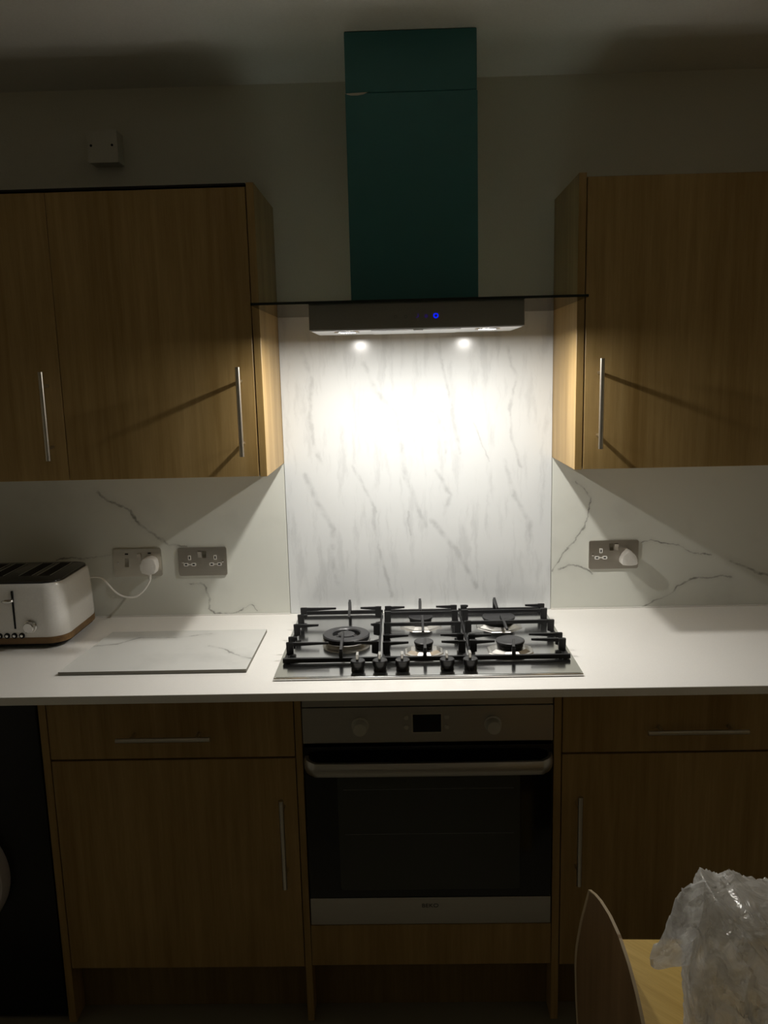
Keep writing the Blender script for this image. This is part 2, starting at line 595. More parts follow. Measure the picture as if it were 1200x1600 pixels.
def cyl(bm, c, r, h, axis='Z', n=24, r2=None, bev=0.0, rot=None):
    """cylinder starting at c and running h along the axis"""
    r2 = r if r2 is None else r2
    rings = [(0, r), (h, r2)]
    if bev:
        sgn = 1 if h > 0 else -1
        rings = [(0, r - bev), (sgn * bev, r), (h - sgn * bev, r2), (h, r2 - bev)]
    lathe(bm, c, [(rr, hh) for hh, rr in rings], axis, n, cap=True)
    return bm


def lathe(bm, c, prof, axis='Z', n=32, cap=False):
    """revolve (radius, height) pairs about the axis through c"""
    rings = []
    for r, h in prof:
        ring = []
        for i in range(n):
            a = 2 * pi * (i + .5) / n
            p, q = r * cos(a), r * sin(a)
            if axis == 'Z':
                v = (c[0] + p, c[1] + q, c[2] + h)
            elif axis == 'Y':
                v = (c[0] + p, c[1] + h, c[2] + q)
            else:
                v = (c[0] + h, c[1] + p, c[2] + q)
            ring.append(bm.verts.new(v))
        rings.append(ring)
    for a, b in zip(rings[:-1], rings[1:]):
        for i in range(n):
            bm.faces.new((a[i], a[(i + 1) % n], b[(i + 1) % n], b[i]))
    if cap:
        bm.faces.new(rings[0])
        bm.faces.new(rings[-1])
    return bm


def tube(bm, pts, r, n=8, cap=True):
    """round tube along pts; r a number or a list"""
    pts = [Vector(p) for p in pts]
    rings = []
    ref = None
    for i, p in enumerate(pts):
        t = (pts[min(i + 1, len(pts) - 1)] - pts[max(i - 1, 0)]).normalized()
        if ref is None:
            ref = Vector((0, 0, 1)) if abs(t.z) < 0.9 else Vector((1, 0, 0))
        a = t.cross(ref).normalized()
        b = a.cross(t).normalized()
        ref = b
        rr = r[i] if isinstance(r, (list, tuple)) else r
        rings.append([bm.verts.new(p + (a * cos(2 * pi * k / n) + b * sin(2 * pi * k / n)) * rr) for k in range(n)])
    for a, b in zip(rings[:-1], rings[1:]):
        for k in range(n):
            bm.faces.new((a[k], a[(k + 1) % n], b[(k + 1) % n], b[k]))
    if cap:
        bm.faces.new(rings[0])
        bm.faces.new(rings[-1])
    return bm


def smoothpts(pts, k=6):
    """Catmull-Rom through pts"""
    P = [Vector(p) for p in pts]
    P = [P[0] * 2 - P[1]] + P + [P[-1] * 2 - P[-2]]
    out = []
    for i in range(1, len(P) - 2):
        for j in range(k):
            t = j / k
            a, b, c, d = P[i - 1], P[i], P[i + 1], P[i + 2]
            out.append(0.5 * ((2 * b) + (c - a) * t + (2 * a - 5 * b + 4 * c - d) * t * t + (3 * b - a - 3 * c + d) * t ** 3))
    out.append(P[-2])
    return out


def prism(bm, pts, axis, a, b, bev=0.0, seg=1):
    """extrude a 2D outline. axis Y: pts are (x,z); axis Z: (x,y); axis X: (y,z)"""
    def mk(p, h):
        return {'Y': (p[0], h, p[1]), 'Z': (p[0], p[1], h), 'X': (h, p[0], p[1])}[axis]
    lo = [bm.verts.new(mk(p, a)) for p in pts]
    hi = [bm.verts.new(mk(p, b)) for p in pts]
    F = [bm.faces.new(lo), bm.faces.new(hi)]
    n = len(pts)
    for i in range(n):
        F.append(bm.faces.new((lo[i], lo[(i + 1) % n], hi[(i + 1) % n], hi[i])))
    if bev:
        es = list(F[0].edges) + list(F[1].edges)
        bmesh.ops.bevel(bm, geom=es, offset=bev, segments=seg, profile=0.5, affect='EDGES')
    return bm


def rrect(x0, x1, z0, z1, r, n=5):
    out = []
    for cx, cz, a0 in ((x1 - r, z1 - r, 0), (x0 + r, z1 - r, pi / 2), (x0 + r, z0 + r, pi), (x1 - r, z0 + r, 3 * pi / 2)):
        for i in range(n + 1):
            a = a0 + pi / 2 * i / n
            out.append((cx + r * cos(a), cz + r * sin(a)))
    return out


# ------------------------------------------------------------------ the room
XL, XR, YB, YF, ZC = -1.75, 1.62, 0.0, -3.7, 2.4122
struct(obj('floor', box(NB(), XL, XR, YF, YB, -0.05, 0), M['floor']))
struct(obj('ceiling', box(NB(), XL, XR, YF, YB, ZC, ZC + 0.05), M['ceil']))
struct(obj('wall_back', box(NB(), XL - 0.1, XR + 0.1, YB, YB + 0.1, -0.05, ZC + 0.05), M['wall']))
struct(obj('wall_left', box(NB(), XL - 0.1, XL, YF, YB, -0.05, ZC + 0.05), M['wall']))
struct(obj('wall_right', box(NB(), XR, XR + 0.1, YF, YB, -0.05, ZC + 0.05), M['wall']))
struct(obj('wall_front', box(NB(), XL - 0.1, XR + 0.1, YF - 0.1, YF, -0.05, ZC + 0.05), M['wall']))

ZW = 0.9087
GL, GR = -0.3948, 0.3930
ZB, ZT = 1.3695, 2.0893

# ------------------------------------------------------------------ splashbacks and worktop
tag(obj('splashback', box(NB(), GL + 0.0005, GR - 0.0005, -0.008, -0.0002, ZW + 0.0005, 1.799, 0.0006), M['splash']),
    'tall pale marble-effect splashback panel behind the hob, softly streaked in grey', 'splashback')
tag(obj('splashback', box(NB(), -1.70, GL - 0.001, -0.008, -0.0002, ZW + 0.0005, ZB - 0.001, 0.0006), M['panL']),
    'low marble-effect wall panel with dark veins left of the hob, behind the toaster', 'splashback')
tag(obj('splashback', box(NB(), GR + 0.001, 1.60, -0.008, -0.0002, ZW + 0.0005, ZB - 0.001, 0.0006), M['panR']),
    'low marble-effect wall panel with dark veins right of the hob, under the right cabinet', 'splashback')
struct(obj('trim_1', box(NB(), -1.70, GL, -0.0125, -0.0085, ZW + 0.0002, ZW + 0.0035, 0.001), M['white']))
struct(obj('trim_2', box(NB(), GR, 1.60, -0.0125, -0.0085, ZW + 0.0002, ZW + 0.0035, 0.001), M['white']))
tag(obj('worktop', box(NB(), -1.70, 1.60, -0.6309, -0.0005, ZW - 0.0205, ZW, 0.0015, 2), M['worktop']),
    'long white kitchen worktop running under the toaster and the hob', 'worktop')


# ------------------------------------------------------------------ cabinet handles
def bar_handle(parent, p0, p1, face_y, out, ends, r=0.006):
    """round bar with two posts back to the face"""
    h = obj('handle', tube(NB(), [p0, p1], r, 14), M['handle'], parent, 'round satin nickel bar handle', smooth=True)
    for e in ends:
        obj('handle_post', tube(NB(), [(e[0], face_y - 0.0002, e[1]), (e[0], out + r * 0.5, e[1])], 0.0045, 10), M['handle'], h, smooth=True)
    return h


DY = -0.3151      # front of wall cabinet doors
HY = DY - 0.034   # centre line of the bars


def wall_cabinet(label, x0, x1, door, hx, end_panel=None, dark_top=False, end_x=None):
    """carcass, one door with a bar handle, optionally an end panel towards the hood"""
    t = thing('wall_cabinet', label, 'cabinet', ((x0 + x1) / 2, -0.15, ZB))
    bm = NB()
    y0, y1 = DY + 0.019, -0.0005
    th = 0.016
    box(bm, x0, x0 + th, y0, y1, ZB + .003, ZT - .006)
    box(bm, x1 - th, x1, y0, y1, ZB + .003, ZT - .006)
    box(bm, x0 + th, x1 - th, y0, y1, ZB + .003, ZB + .003 + th)
    box(bm, x0 + th, x1 - th, y0, y1, ZT - .006 - th, ZT - .006)
    box(bm, x0 + th, x1 - th, y1 - .006, y1, ZB + .02, ZT - .024)
    box(bm, x0 + th, x1 - th, y0 + .03, y1 - .01, 1.72, 1.738)
    obj('carcass', bm, M['oak'], t)
    d = obj('door', box(NB(), door[0], door[1], DY, DY + 0.018, ZB + .0008, ZT - .0105, 0.0008), M['oak'], t)
    obj('edge_strip', box(NB(), *( (door[1], door[1] + .0007) if hx > (door[0] + door[1]) / 2 else (door[0] - .0007, door[0])), DY + .0003, DY + .0177, ZB + .001, ZT - .011), M['oak_edge'], d)
    bar_handle(d, (hx, HY, 1.425), (hx, HY, 1.648), DY, HY, [(hx + 0, 1.457), (hx + 0, 1.613)])
    if end_panel:
        obj('end_panel', box(NB(), end_panel[0], end_panel[1], DY, -0.0005, ZB, ZT, 0.0007), M['oak'], t)
    if dark_top:  # board coloured black for the shade in the gap above the doors
        obj('top_board', box(NB(), door[0], door[1] + .001, DY + .004, -0.002, ZT - .0055, ZT - .0003), M['dark'], t, 'board along the top, blackened as a shaded gap')
    return t


wall_cabinet('oak wall cabinet left of the extractor hood, its lit end panel facing the hob', -0.9085, -0.4150,
             (-0.9075, -0.4168), -0.4510, (-0.4132, GL), True)
wall_cabinet('oak wall cabinet cut by the left edge of the photo, above the toaster', -1.4100, -0.9095,
             (-1.4090, -0.9100), -0.9445, None, True)
wall_cabinet('oak wall cabinet right of the extractor hood, above the socket with the white adaptor', 0.4135, 0.9060,
             (0.4152, 0.9050), 0.4500, (GR, 0.4116))
wall_cabinet('oak wall cabinet at the far right end, past the cabinet beside the hood', 0.9070, 1.4000,
             (0.9080, 1.3990), 1.3600)

# ------------------------------------------------------------------ base cabinets
FY = -0.57


def base_cabinet(label, x0, x1, door_hx, dr0, dr1, panel=None):
    t = thing('base_cabinet', label, 'cabinet', ((x0 + x1) / 2, -0.3, 0))
    bm = NB()
    y0, y1, th = FY + .019, -0.03, .018
    zt = ZW - .022
    box(bm, x0, x0 + th, y0, y1, .155, zt)
    box(bm, x1 - th, x1, y0, y1, .155, zt)
    box(bm, x0 + th, x1 - th, y0, y1, .155, .173)
    box(bm, x0 + th, x1 - th, y0, y0 + .08, zt - .018, zt)
    box(bm, x0 + th, x1 - th, y1 - .008, y1, .173, zt - .02)
    obj('carcass', bm, M['oak'], t)
    dr = obj('drawer_front', box(NB(), x0 + .002, x1 - .002, FY, FY + .018, .7230, .8690, .0008), M['oak'], t)
    hy = FY - .034
    bar_handle(dr, (dr0, hy, .7855), (dr1, hy, .7855), FY, hy, [(dr0 + .034, .7855), (dr1 - .034, .7855)])
    d = obj('door', box(NB(), x0 + .002, x1 - .002, FY, FY + .018, .1560, .7180, .0008), M['oak'], t)
    bar_handle(d, (door_hx, hy, .3960), (door_hx, hy, .6270), FY, hy, [(door_hx, .428), (door_hx, .595)])
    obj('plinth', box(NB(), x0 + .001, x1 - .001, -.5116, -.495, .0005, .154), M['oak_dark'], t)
    if panel:
        obj('end_panel', box(NB(), panel[0], panel[1], FY, -.03, .0005, ZW - .022, .0006), M['oak'], t)
    return t


base_cabinet('oak base cabinet with drawer and door left of the oven', -.9118, -.3165, -.3525, -.7360, -.5130, (-.9305, -.9122))
base_cabinet('oak base cabinet with drawer and door right of the oven, behind the chair', .3185, .9140, .3580, .5120, .7440)
base_cabinet('oak base cabinet at the far right end, past the one beside the oven', .9150, 1.5100, 1.4700, 1.1000, 1.3200)

t = thing('oven_housing', 'oak oven housing round the built-in oven, with plain panel and plinth below', 'cabinet', (0, -.3, 0))
obj('side_panel', box(NB(), -.3160, -.3000, FY, -.03, .0005, ZW - .022, .0006), M['oak'], t)
obj('side_panel', box(NB(), .3000, .3180, FY, -.03, .0005, ZW - .022, .0006), M['oak'], t)
obj('lower_panel', box(NB(), -.2985, .2985, FY, FY + .018, .1590, .2715, .0008), M['oak'], t)
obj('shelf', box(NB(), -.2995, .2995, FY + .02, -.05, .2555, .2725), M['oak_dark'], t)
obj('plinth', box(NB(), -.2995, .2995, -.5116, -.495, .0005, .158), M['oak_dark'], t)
obj('top_rail', box(NB(), -.2995, .2995, FY + .012, FY + .03, .8700, ZW - .0212), M['dark'], t)

# ------------------------------------------------------------------ built-in oven
ov = thing('oven', 'built-in stainless steel oven with black glass door under the hob', 'oven', (0, -.3, .2735))
obj('oven_body', box(NB(), -.282, .282, FY + .021, -.06, .2740, .866), M['dark'], ov)
cp = obj('control_panel', box(NB(), -.2975, .2975, FY - .002, FY + .02, .7560, .8455, .0012, 2), M['steel_oven'], ov)
obj('top_trim', box(NB(), -.2975, .2975, FY, FY + .02, .8468, .8689, .001), M['steel_oven'], ov)
for kx in (-.1597, .1552):
    k = obj('control_knob', lathe(NB(), (kx, FY - .0022, .8000), [(.021, 0), (.021, -.003), (.0175, -.005), (.0168, -.024), (.0150, -.0265), (0.0005, -.0268)], 'Y', 32), M['ovknob'], cp, 'round steel oven knob', smooth=True)
dp = obj('display_frame', prism(NB(), rrect(-.0375, .0355, .7795, .8295, .002), 'Y', FY - .0035, FY - .002), M['plate_light'], cp)
obj('display', box(NB(), -.0345, .0325, FY - .0042, FY - .0034, .7825, .8265), M['display'], cp, 'blank black oven clock display')
for bx in (-.0498, .0462):
    for bz in (.8190, .7942):
        obj('button', lathe(NB(), (bx, FY - .002, bz), [(.0056, 0), (.0056, -.0025), (.0045, -.0035), (.0003, -.0036)], 'Y', 16), M['ovknob'], cp, smooth=True)
dr = obj('oven_door', box(NB(), -.2965, .2965, FY - .004, FY + .02, .3490, .7480, .0015, 2), M['ovglass'], ov, 'glossy black glass oven door')
obj('window', prism(NB(), rrect(-.2190, .2200, .3700, .6730, .008), 'Y', FY - .0045, FY - .0038), M['ovwin'], dr, 'faintly grey see-through area of the door')
for z in (.6370, .5200):
    obj('oven_rack', box(NB(), -.205, .205, FY - .0049, FY - .0045, z - .0008, z + .0008), M['icon'], dr)
# handle: flat bowed bar with rounded ends
pts = smoothpts([(-.2905, -.575, .711), (-.2860, -.592, .709), (-.2700, -.606, .707), (-.2400, -.610, .7065), (0, -.611, .7065),
                 (.2400, -.610, .7065), (.2700, -.606, .707), (.2860, -.592, .709), (.2905, -.575, .711)], 5)
bm = NB()
prev = None
rings = []
for i, q in enumerate(pts):
    tt = (pts[min(i + 1, len(pts) - 1)] - pts[max(i - 1, 0)]).normalized()
    nn = Vector((tt.y, -tt.x, 0)).normalized()
    hh = .0165
    ring = [bm.verts.new(q + nn * dx + Vector((0, 0, dz))) for dx, dz in ((-.005, -hh), (.003, -hh), (.006, -hh * .5), (.007, 0), (.006, hh * .5), (.003, hh), (-.005, hh))]
    rings.append(ring)
for a, b in zip(rings[:-1], rings[1:]):
    for k in range(7):
        bm.faces.new((a[k], a[(k + 1) % 7], b[(k + 1) % 7], b[k]))
bm.faces.new(rings[0])
bm.faces.new(rings[-1])
obj('door_handle', bm, M['steel_oven'], dr, 'wide bowed steel handle', smooth=True)
ls = obj('lower_strip', box(NB(), -.2965, .2965, FY - .004, FY + .02, .2750, .3480, .0012, 2), M['steel_oven'], ov, 'brushed steel strip below the glass')
cu = bpy.data.curves.new('maker_lettering', 'FONT')
cu.body = 'BEKO'
cu.size = .0145
cu.extrude = .0002
cu.align_x = 'CENTER'
cu.align_y = 'CENTER'
tmp = bpy.data.objects.new('tmp', cu)
me = bpy.data.meshes.new_from_object(tmp)
bpy.data.objects.remove(tmp)
me.transform(Matrix.Rotation(pi / 2, 4, 'X') @ Matrix.Diagonal((1.15, 1, 1, 1)))
me.materials.append(M['print'])
o = bpy.data.objects.new('lettering', me)
COL.objects.link(o)
o.parent = ls
o.location = Vector((-.0003, FY - .0044, .3255)) - wloc(ls)

# ------------------------------------------------------------------ gas hob
HX0, HX1, HY0, HY1 = -.3645, .3710, -.5579, -.0364
HZ = ZW + .0072
hob = thing('gas_hob', 'stainless steel five-burner gas hob set on the white worktop', 'hob', (0, -.3, ZW))
tray = obj('hob_tray', box(NB(), HX0, HX1, HY0, HY1, ZW + .0004, HZ, .0022, 2), M['steel'], hob)
obj('pressed_edge', box(NB(), HX0 + .006, HX1 - .006, HY0 + .006, HY1 - .006, HZ - .0001, HZ + .0008, .0003), M['steel'], hob)
HZ += .0008


def burner(x, y, r, dish, label):
    z = HZ
    b = obj('burner', lathe(NB(), (x, y, z), [(r * .80, 0), (r * .80, .010), (r * .90, .012), (r * .92, .020), (r * .7, .0205), (.001, .0206)], 'Z', 36), M['black'], hob, label, smooth=True)
    if dish:
        obj('burner_dish', lathe(NB(), (x, y, z), [(dish, .0002), (dish * .97, .0016), (dish * .86, .0022), (dish * .66, .0085), (r * .82, .0095)], 'Z', 8), M['dish'], b, 'polished octagonal dish')
    obj('burner_cap', lathe(NB(), (x, y, z), [(r * .85, .0212), (r * .98, .0222), (r, .0245), (r * .985, .0275), (r * .93, .0286), (r * .90, .0280), (.0008, .0284)], 'Z', 40), M['cap'], b, smooth=True)
    return b


burner(-.0035, -.1712, .034, .062, 'rear middle burner')
burner(-.0010, -.3871, .025, .054, 'small front middle burner')
burner(.2153, -.1842, .046, .068, 'large rear right burner')
burner(.2201, -.3886, .037, .062, 'front right burner')
# wok burner: outer crown ring and an inner cap, with a slot ring between
wx, wy = -.2056, -.3032
wk = obj('wok_burner', lathe(NB(), (wx, wy, HZ), [(.058, 0), (.058, .004), (.0610, .0050), (.0640, .0068), (.0640, .0095), (.0610, .0110), (.0350, .0112), (.0330, .008), (.0300, .0075), (.0290, .004)], 'Z', 48), M['dish'], hob, 'large steel and black wok burner on the left', smooth=True)
obj('crown_ring', lathe(NB(), (wx, wy, HZ), [(.0600, .0130), (.0625, .0140), (.0628, .0215), (.0600, .0245), (.0400, .0255), (.0370, .0230), (.0365, .0130), (.0600, .0130)], 'Z', 48), M['cap'], wk, smooth=True)
obj('inner_cap', lathe(NB(), (wx, wy, HZ), [(.0290, .0030), (.0290, .016), (.0250, .0175), (.0230, .0230), (.0190, .0252), (.0007, .0257)], 'Z', 36), M['cap'], wk, smooth=True)
for i in range(3):
    a = pi / 2 + 2 * pi * i / 3
    dx, dy = cos(a), sin(a)
    bm = tube(NB(), [(wx + dx * .022, wy + dy * .022, HZ + .0185), (wx + dx * .040, wy + dy * .040, HZ + .0190)], .0045, 8)
    obj('bridge', bm, M['cap'], wk)


def bar(bm, p0, p1, w=.009, h0=.012, h1=None):
    """cast bar from p0 to p1 (points are the middle of its top edge), tapering from height h0 to h1"""
    p0, p1 = Vector(p0), Vector(p1)
    h1 = h0 if h1 is None else h1
    d = (p1 - p0)
    d.z = 0
    n = Vector((-d.y, d.x, 0)).normalized() * (w / 2)
    w1 = .75
    vs = []
    for p_, h_, k in ((p0, h0, 1), (p1, h1, w1)):
        vs += [bm.verts.new(p_ + n * k * .8), bm.verts.new(p_ - n * k * .8),
               bm.verts.new(p_ - n * k - Vector((0, 0, h_))), bm.verts.new(p_ + n * k - Vector((0, 0, h_)))]
    for f in ((0, 1, 2, 3), (7, 6, 5, 4), (0, 4, 5, 1), (1, 5, 6, 2), (2, 6, 7, 3), (3, 7, 4, 0)):
        bm.faces.new([vs[i] for i in f])
    return bm


TZ = .9560
RZ = .9300      # top of the low frame


def grate(x0, x1, y0, y1, fingers, posts, crossbars, label):
    g = None
    bm = NB()
    bar(bm, (x0, y0, RZ), (x1, y0, RZ), .012, .0105)
    bar(bm, (x0, y1, RZ), (x1, y1, RZ), .010, .0105)
    bar(bm, (x0 + .004, y0, RZ - .005), (x0 + .004, y1, RZ - .005), .007, .0065)
    bar(bm, (x1 - .004, y0, RZ - .005), (x1 - .004, y1, RZ - .005), .007, .0065)
    for fx in (x0 + .012, x1 - .012):
        for fy in (y0 + .008, y1 - .008):
            box(bm, fx - .005, fx + .005, fy - .005, fy + .005, HZ + .0001, RZ - .009)
    g = obj('pan_support', bm, M['black'], hob, label)
    # upright tabs on the sides carrying the fingers
    for (sx, y) in posts:
        xx = x0 + .004 if sx < 0 else x1 - .004
        xi = xx + (.017 if sx < 0 else -.017)
        bm = NB()
        prism(bm, [(xx - sx * -.0045, RZ - .006), (xi, RZ - .006), (xi, TZ - .001), (xx - sx * -.003, TZ)] if False else
              [(xx, RZ - .008), (xi, RZ - .004), (xi, TZ), (xx + sx * .001, TZ)], 'Y', y - .0045, y + .0045)
        obj('upright', bm, M['black'], g)
    for p0, p1 in fingers:
        obj('finger', bar(NB(), p0, p1, .0085, .010, .0045), M['black'], g)
    for p0, p1 in crossbars:
        obj('crossbar', bar(NB(), p0, p1, .0085, .009), M['black'], g)
    return g


def F3(x0, y0, x1, y1, z0=TZ, z1=TZ):
    return ((x0, y0, z0), (x1, y1, z1))


gy0, gy1 = -.4600, -.0560
# left grate
x0, x1 = -.3540, -.1125
Lf = [F3(x0 + .006, -.109, -.247, -.112, TZ, TZ), F3(x1 - .006, -.109, -.176, -.112),
      F3(x0 + .006, -.2656, -.283, -.268), F3(x1 - .006, -.269, -.141, -.270),
      F3(x0 + .006, -.4150, -.243, -.417), F3(x1 - .006, -.4150, -.178, -.416),
      F3(-.2105, -.052, -.2050, -.190, TZ + .006, TZ - .004),
      F3(-.2090, -.462, -.2115, -.337, TZ - .004, TZ + .003)]
Lp = [(-1, -.109), (1, -.109), (-1, -.177), (-1, -.2656), (1, -.269), (-1, -.3723), (-1, -.415), (1, -.415)]
gL = grate(x0, x1, gy0, gy1, Lf, Lp, [F3(x0 + .006, -.177, x0 + .03, -.177), F3(x0 + .006, -.3723, x0 + .026, -.3723)], 'left cast iron pan support over the wok burner')
obj('front_post', box(NB(), -.2135, -.2045, -.4630, -.4540, RZ - .008, TZ - .010), M['black'], gL)
obj('rear_post', box(NB(), -.2150, -.2060, -.0600, -.0500, RZ - .008, TZ - .001), M['black'], gL)
# middle grate
x0, x1 = -.1085, .1065
Mf = [F3(x0 + .006, -.109, -.048, -.1115), F3(x1 - .006, -.109, .043, -.1115),
      F3(x0 + .006, -.366, -.040, -.3676), F3(x1 - .006, -.366, .043, -.367),
      F3(x0 + .006, -.4217, -.040, -.423), F3(x1 - .006, -.4200, .043, -.421),
      F3(-.002, -.052, -.003, -.140, TZ + .006, TZ - .002), F3(.001, -.2082, -.001, -.3300, TZ + .002, TZ - .003),
      F3(.000, -.462, .002, -.402, TZ - .004, TZ + .003)]
Mp = [(s, y) for s in (-1, 1) for y in (-.109, -.1582, -.2655, -.366, -.4217)]
gM = grate(x0, x1, gy0, gy1, Mf, Mp, [F3(x0 + .006, -.1582, x1 - .006, -.1582, TZ - .002, TZ - .002), F3(x0 + .006, -.2655, x1 - .006, -.2655)], 'middle cast iron pan support over two burners')
obj('front_post', box(NB(), -.0045, .0045, -.4630, -.4540, RZ - .008, TZ - .010), M['black'], gM)
obj('rear_post', box(NB(), -.0065, .0025, -.0600, -.0500, RZ - .008, TZ - .001), M['black'], gM)
# right grate
x0, x1 = .1110, .3590
Rf = [F3(x0 + .006, -.109, .136, -.1105), F3(x1 - .006, -.112, .300, -.114),
      F3(x0 + .006, -.374, .174, -.374), F3(x1 - .006, -.374, .270, -.375),
      F3(x0 + .006, -.4210, .177, -.4240), F3(x1 - .006, -.4150, .270, -.4150),
      F3(.2180, -.055, .2185, -.130, TZ + .006, TZ - .002), F3(.2186, -.2152, .2214, -.3250, TZ + .002, TZ - .003),
      F3(.2190, -.462, .2240, -.424, TZ - .004, TZ + .003)]
Rp = [(s, y) for s in (-1, 1) for y in (-.110, -.1539, -.2614, -.374, -.418)]
gR = grate(x0, x1, gy0, gy1, Rf, Rp, [F3(x0 + .006, -.1539, x1 - .006, -.1539, TZ - .002, TZ - .002), F3(x0 + .006, -.2614, x1 - .006, -.2614)], 'right cast iron pan support over two burners')
obj('front_post', box(NB(), .2150, .2240, -.4630, -.4540, RZ - .008, TZ - .010), M['black'], gR)
obj('rear_post', box(NB(), .2135, .2225, -.0600, -.0500, RZ - .008, TZ - .001), M['black'], gR)

for kx in (-.1645, -.1105, -.0560, .0520, .1080):
    ky = -.5115
    k = obj('control_knob', lathe(NB(), (kx, ky, HZ), [(.0165, .0001), (.0165, .003), (.0158, .0035), (.0158, .010), (.0180, .0115), (.0180, .0235), (.0165, .0250), (.0004, .0252)], 'Z', 28), M['knobb'], hob, smooth=True)
    obj('pointer', box(NB(), kx - .0042, kx + .0022, ky - .006, ky + .017, HZ + .0253, HZ + .0400, .0008), M['dish'], k, 'bright metal pointer')

# ------------------------------------------------------------------ extractor hood
hd = thing('extractor_hood', 'chimney extractor hood with clear glass canopy and teal film on its flue', 'hood', (-.006, -.2, 1.728))
GZ = 1.7925
HB0, HB1 = -.2606, .2476
bm = NB()
box(bm, HB0, HB1, -.4245, -.1950, 1.7280, 1.7868, .0015, 2)
body = obj('hood_body', bm, M['hood'], hd, 'dark glossy control body')
obj('duct_housing', box(NB(), -.140, .125, -.1945, -.0090, 1.7560, 1.7868), M['hood_steel'], hd)
un_ = obj('underside', box(NB(), HB0 + .004, HB1 - .004, -.4205, -.1990, 1.7262, 1.7279), M['hood_steel'], hd, 'bright steel underside')
for (a, b) in ((-.115, .100),):
    obj('grease_filter', box(NB(), a, b, -.400, -.215, 1.7246, 1.7261, .0005), M['hood_steel'], un_)
obj('filter_catch', box(NB(), -.014, .010, -.4075, -.4005, 1.7230, 1.7261, .0008), M['hood_steel'], un_)
for lx in LAMP_X:
    l_ = obj('lamp_ring', lathe(NB(), (lx, LAMP_Y, 1.7260), [(.031, 0), (.031, -.0022), (.024, -.0028), (.0215, -.0005)], 'Z', 32), M['chrome'], un_, smooth=True)
    obj('lamp_diffuser', lathe(NB(), (lx, LAMP_Y, 1.7255), [(.0215, 0), (.0213, -.0016), (.0003, -.0018)], 'Z', 24), M['led'], l_, 'lit white lamp')
# glass canopy (clear faces, dark green edge)
bm = NB()
box(bm, -.3925, .3905, -.4499, -.0090, GZ - .0052, GZ + .0008)
for f in bm.faces:
    c = f.calc_center_median()
    f.material_index = 0 if abs(f.normal.z) > .9 or abs(c.z - (GZ - .0022)) > .0025 else 1
obj('glass_canopy', bm, [M['glass'], M['glass_edge']], hd, 'flat clear glass canopy')
FX0, FX1, FYY = -.1640, .1480, -.3350
f1 = obj('flue_cover', box(NB(), FX0, FX1, FYY, -.0090, GZ + .0012, 2.2765, .0025, 2), M['film'], hd, 'lower flue cover in teal protective film')
f2 = obj('upper_flue', box(NB(), FX0 + .0010, FX1 - .0012, FYY + .0016, -.0105, 2.2768, ZC - .0005, .0025, 2), M['film'], hd, 'upper flue section in darker teal film')
# torn corner of the film at the joint, bare metal showing
obj('torn_film', prism(NB(), [(FX0 + .003, 2.2762), (FX0 + .054, 2.2778), (FX0 + .044, 2.2735), (FX0 + .030, 2.2712), (FX0 + .014, 2.2714), (FX0 + .004, 2.2740)], 'Y', FYY - .0008, FYY - .0001), M['plate_light'], f1, 'strip of bare metal where the film is torn')
# touch controls
def ring_icon(x, z, r, w, mat, name, label=None, a0=0, a1=2 * pi):
    bm = NB()
    n = 20
    lo, hi = [], []
    for i in range(n + 1):
        a = a0 + (a1 - a0) * i / n
        lo.append(bm.verts.new((x + (r - w) * cos(a), -.4252, z + (r - w) * sin(a))))
        hi.append(bm.verts.new((x + r * cos(a), -.4252, z + r * sin(a))))
    for i in range(n):
        bm.faces.new((lo[i], lo[i + 1], hi[i + 1], hi[i]))
    fs = bm.faces[:]
    r_ = bmesh.ops.extrude_face_region(bm, geom=fs)
    bmesh.ops.translate(bm, verts=[v for v in r_['geom'] if isinstance(v, bmesh.types.BMVert)], vec=(0, .0005, 0))
    return obj(name, bm, mat, body, label)


ring_icon(.0391, 1.7556, .0062, .0026, M['blue'], 'power_button', 'lit blue power button', pi / 2 + .4, pi / 2 - .4 + 2 * pi)
obj('power_button_mark', box(NB(), .0385, .0397, -.4255, -.4250, 1.7575, 1.7620), M['blue'], body)
ring_icon(.0165, 1.7550, .0036, .0012, M['blue_dim'], 'touch_button')
ring_icon(-.0060, 1.7570, .0050, .0012, M['blue_dim'], 'touch_button', None, -pi / 2 - .4, pi / 3)
ring_icon(-.0317, 1.7548, .0036, .0009, M['icon'], 'touch_button')
ring_icon(-.0558, 1.7550, .0036, .0009, M['icon'], 'touch_button')


# ------------------------------------------------------------------ sockets
def plate(x, z, label, mat):
    t = thing('wall_socket', label, 'socket', (x, -.008, z))
    obj('faceplate', prism(NB(), rrect(x - .073, x + .073, z - .043, z + .043, .005), 'Y', -.0135, -.0082, .0012, 2), mat, t, smooth=False)
    return t


def screw(t, x, z):
    obj('screw', lathe(NB(), (x, -.0136, z), [(.0034, 0), (.0034, -.0008), (.0018, -.0014), (.0003, -.0014)], 'Y', 12), M['chrome'], t)


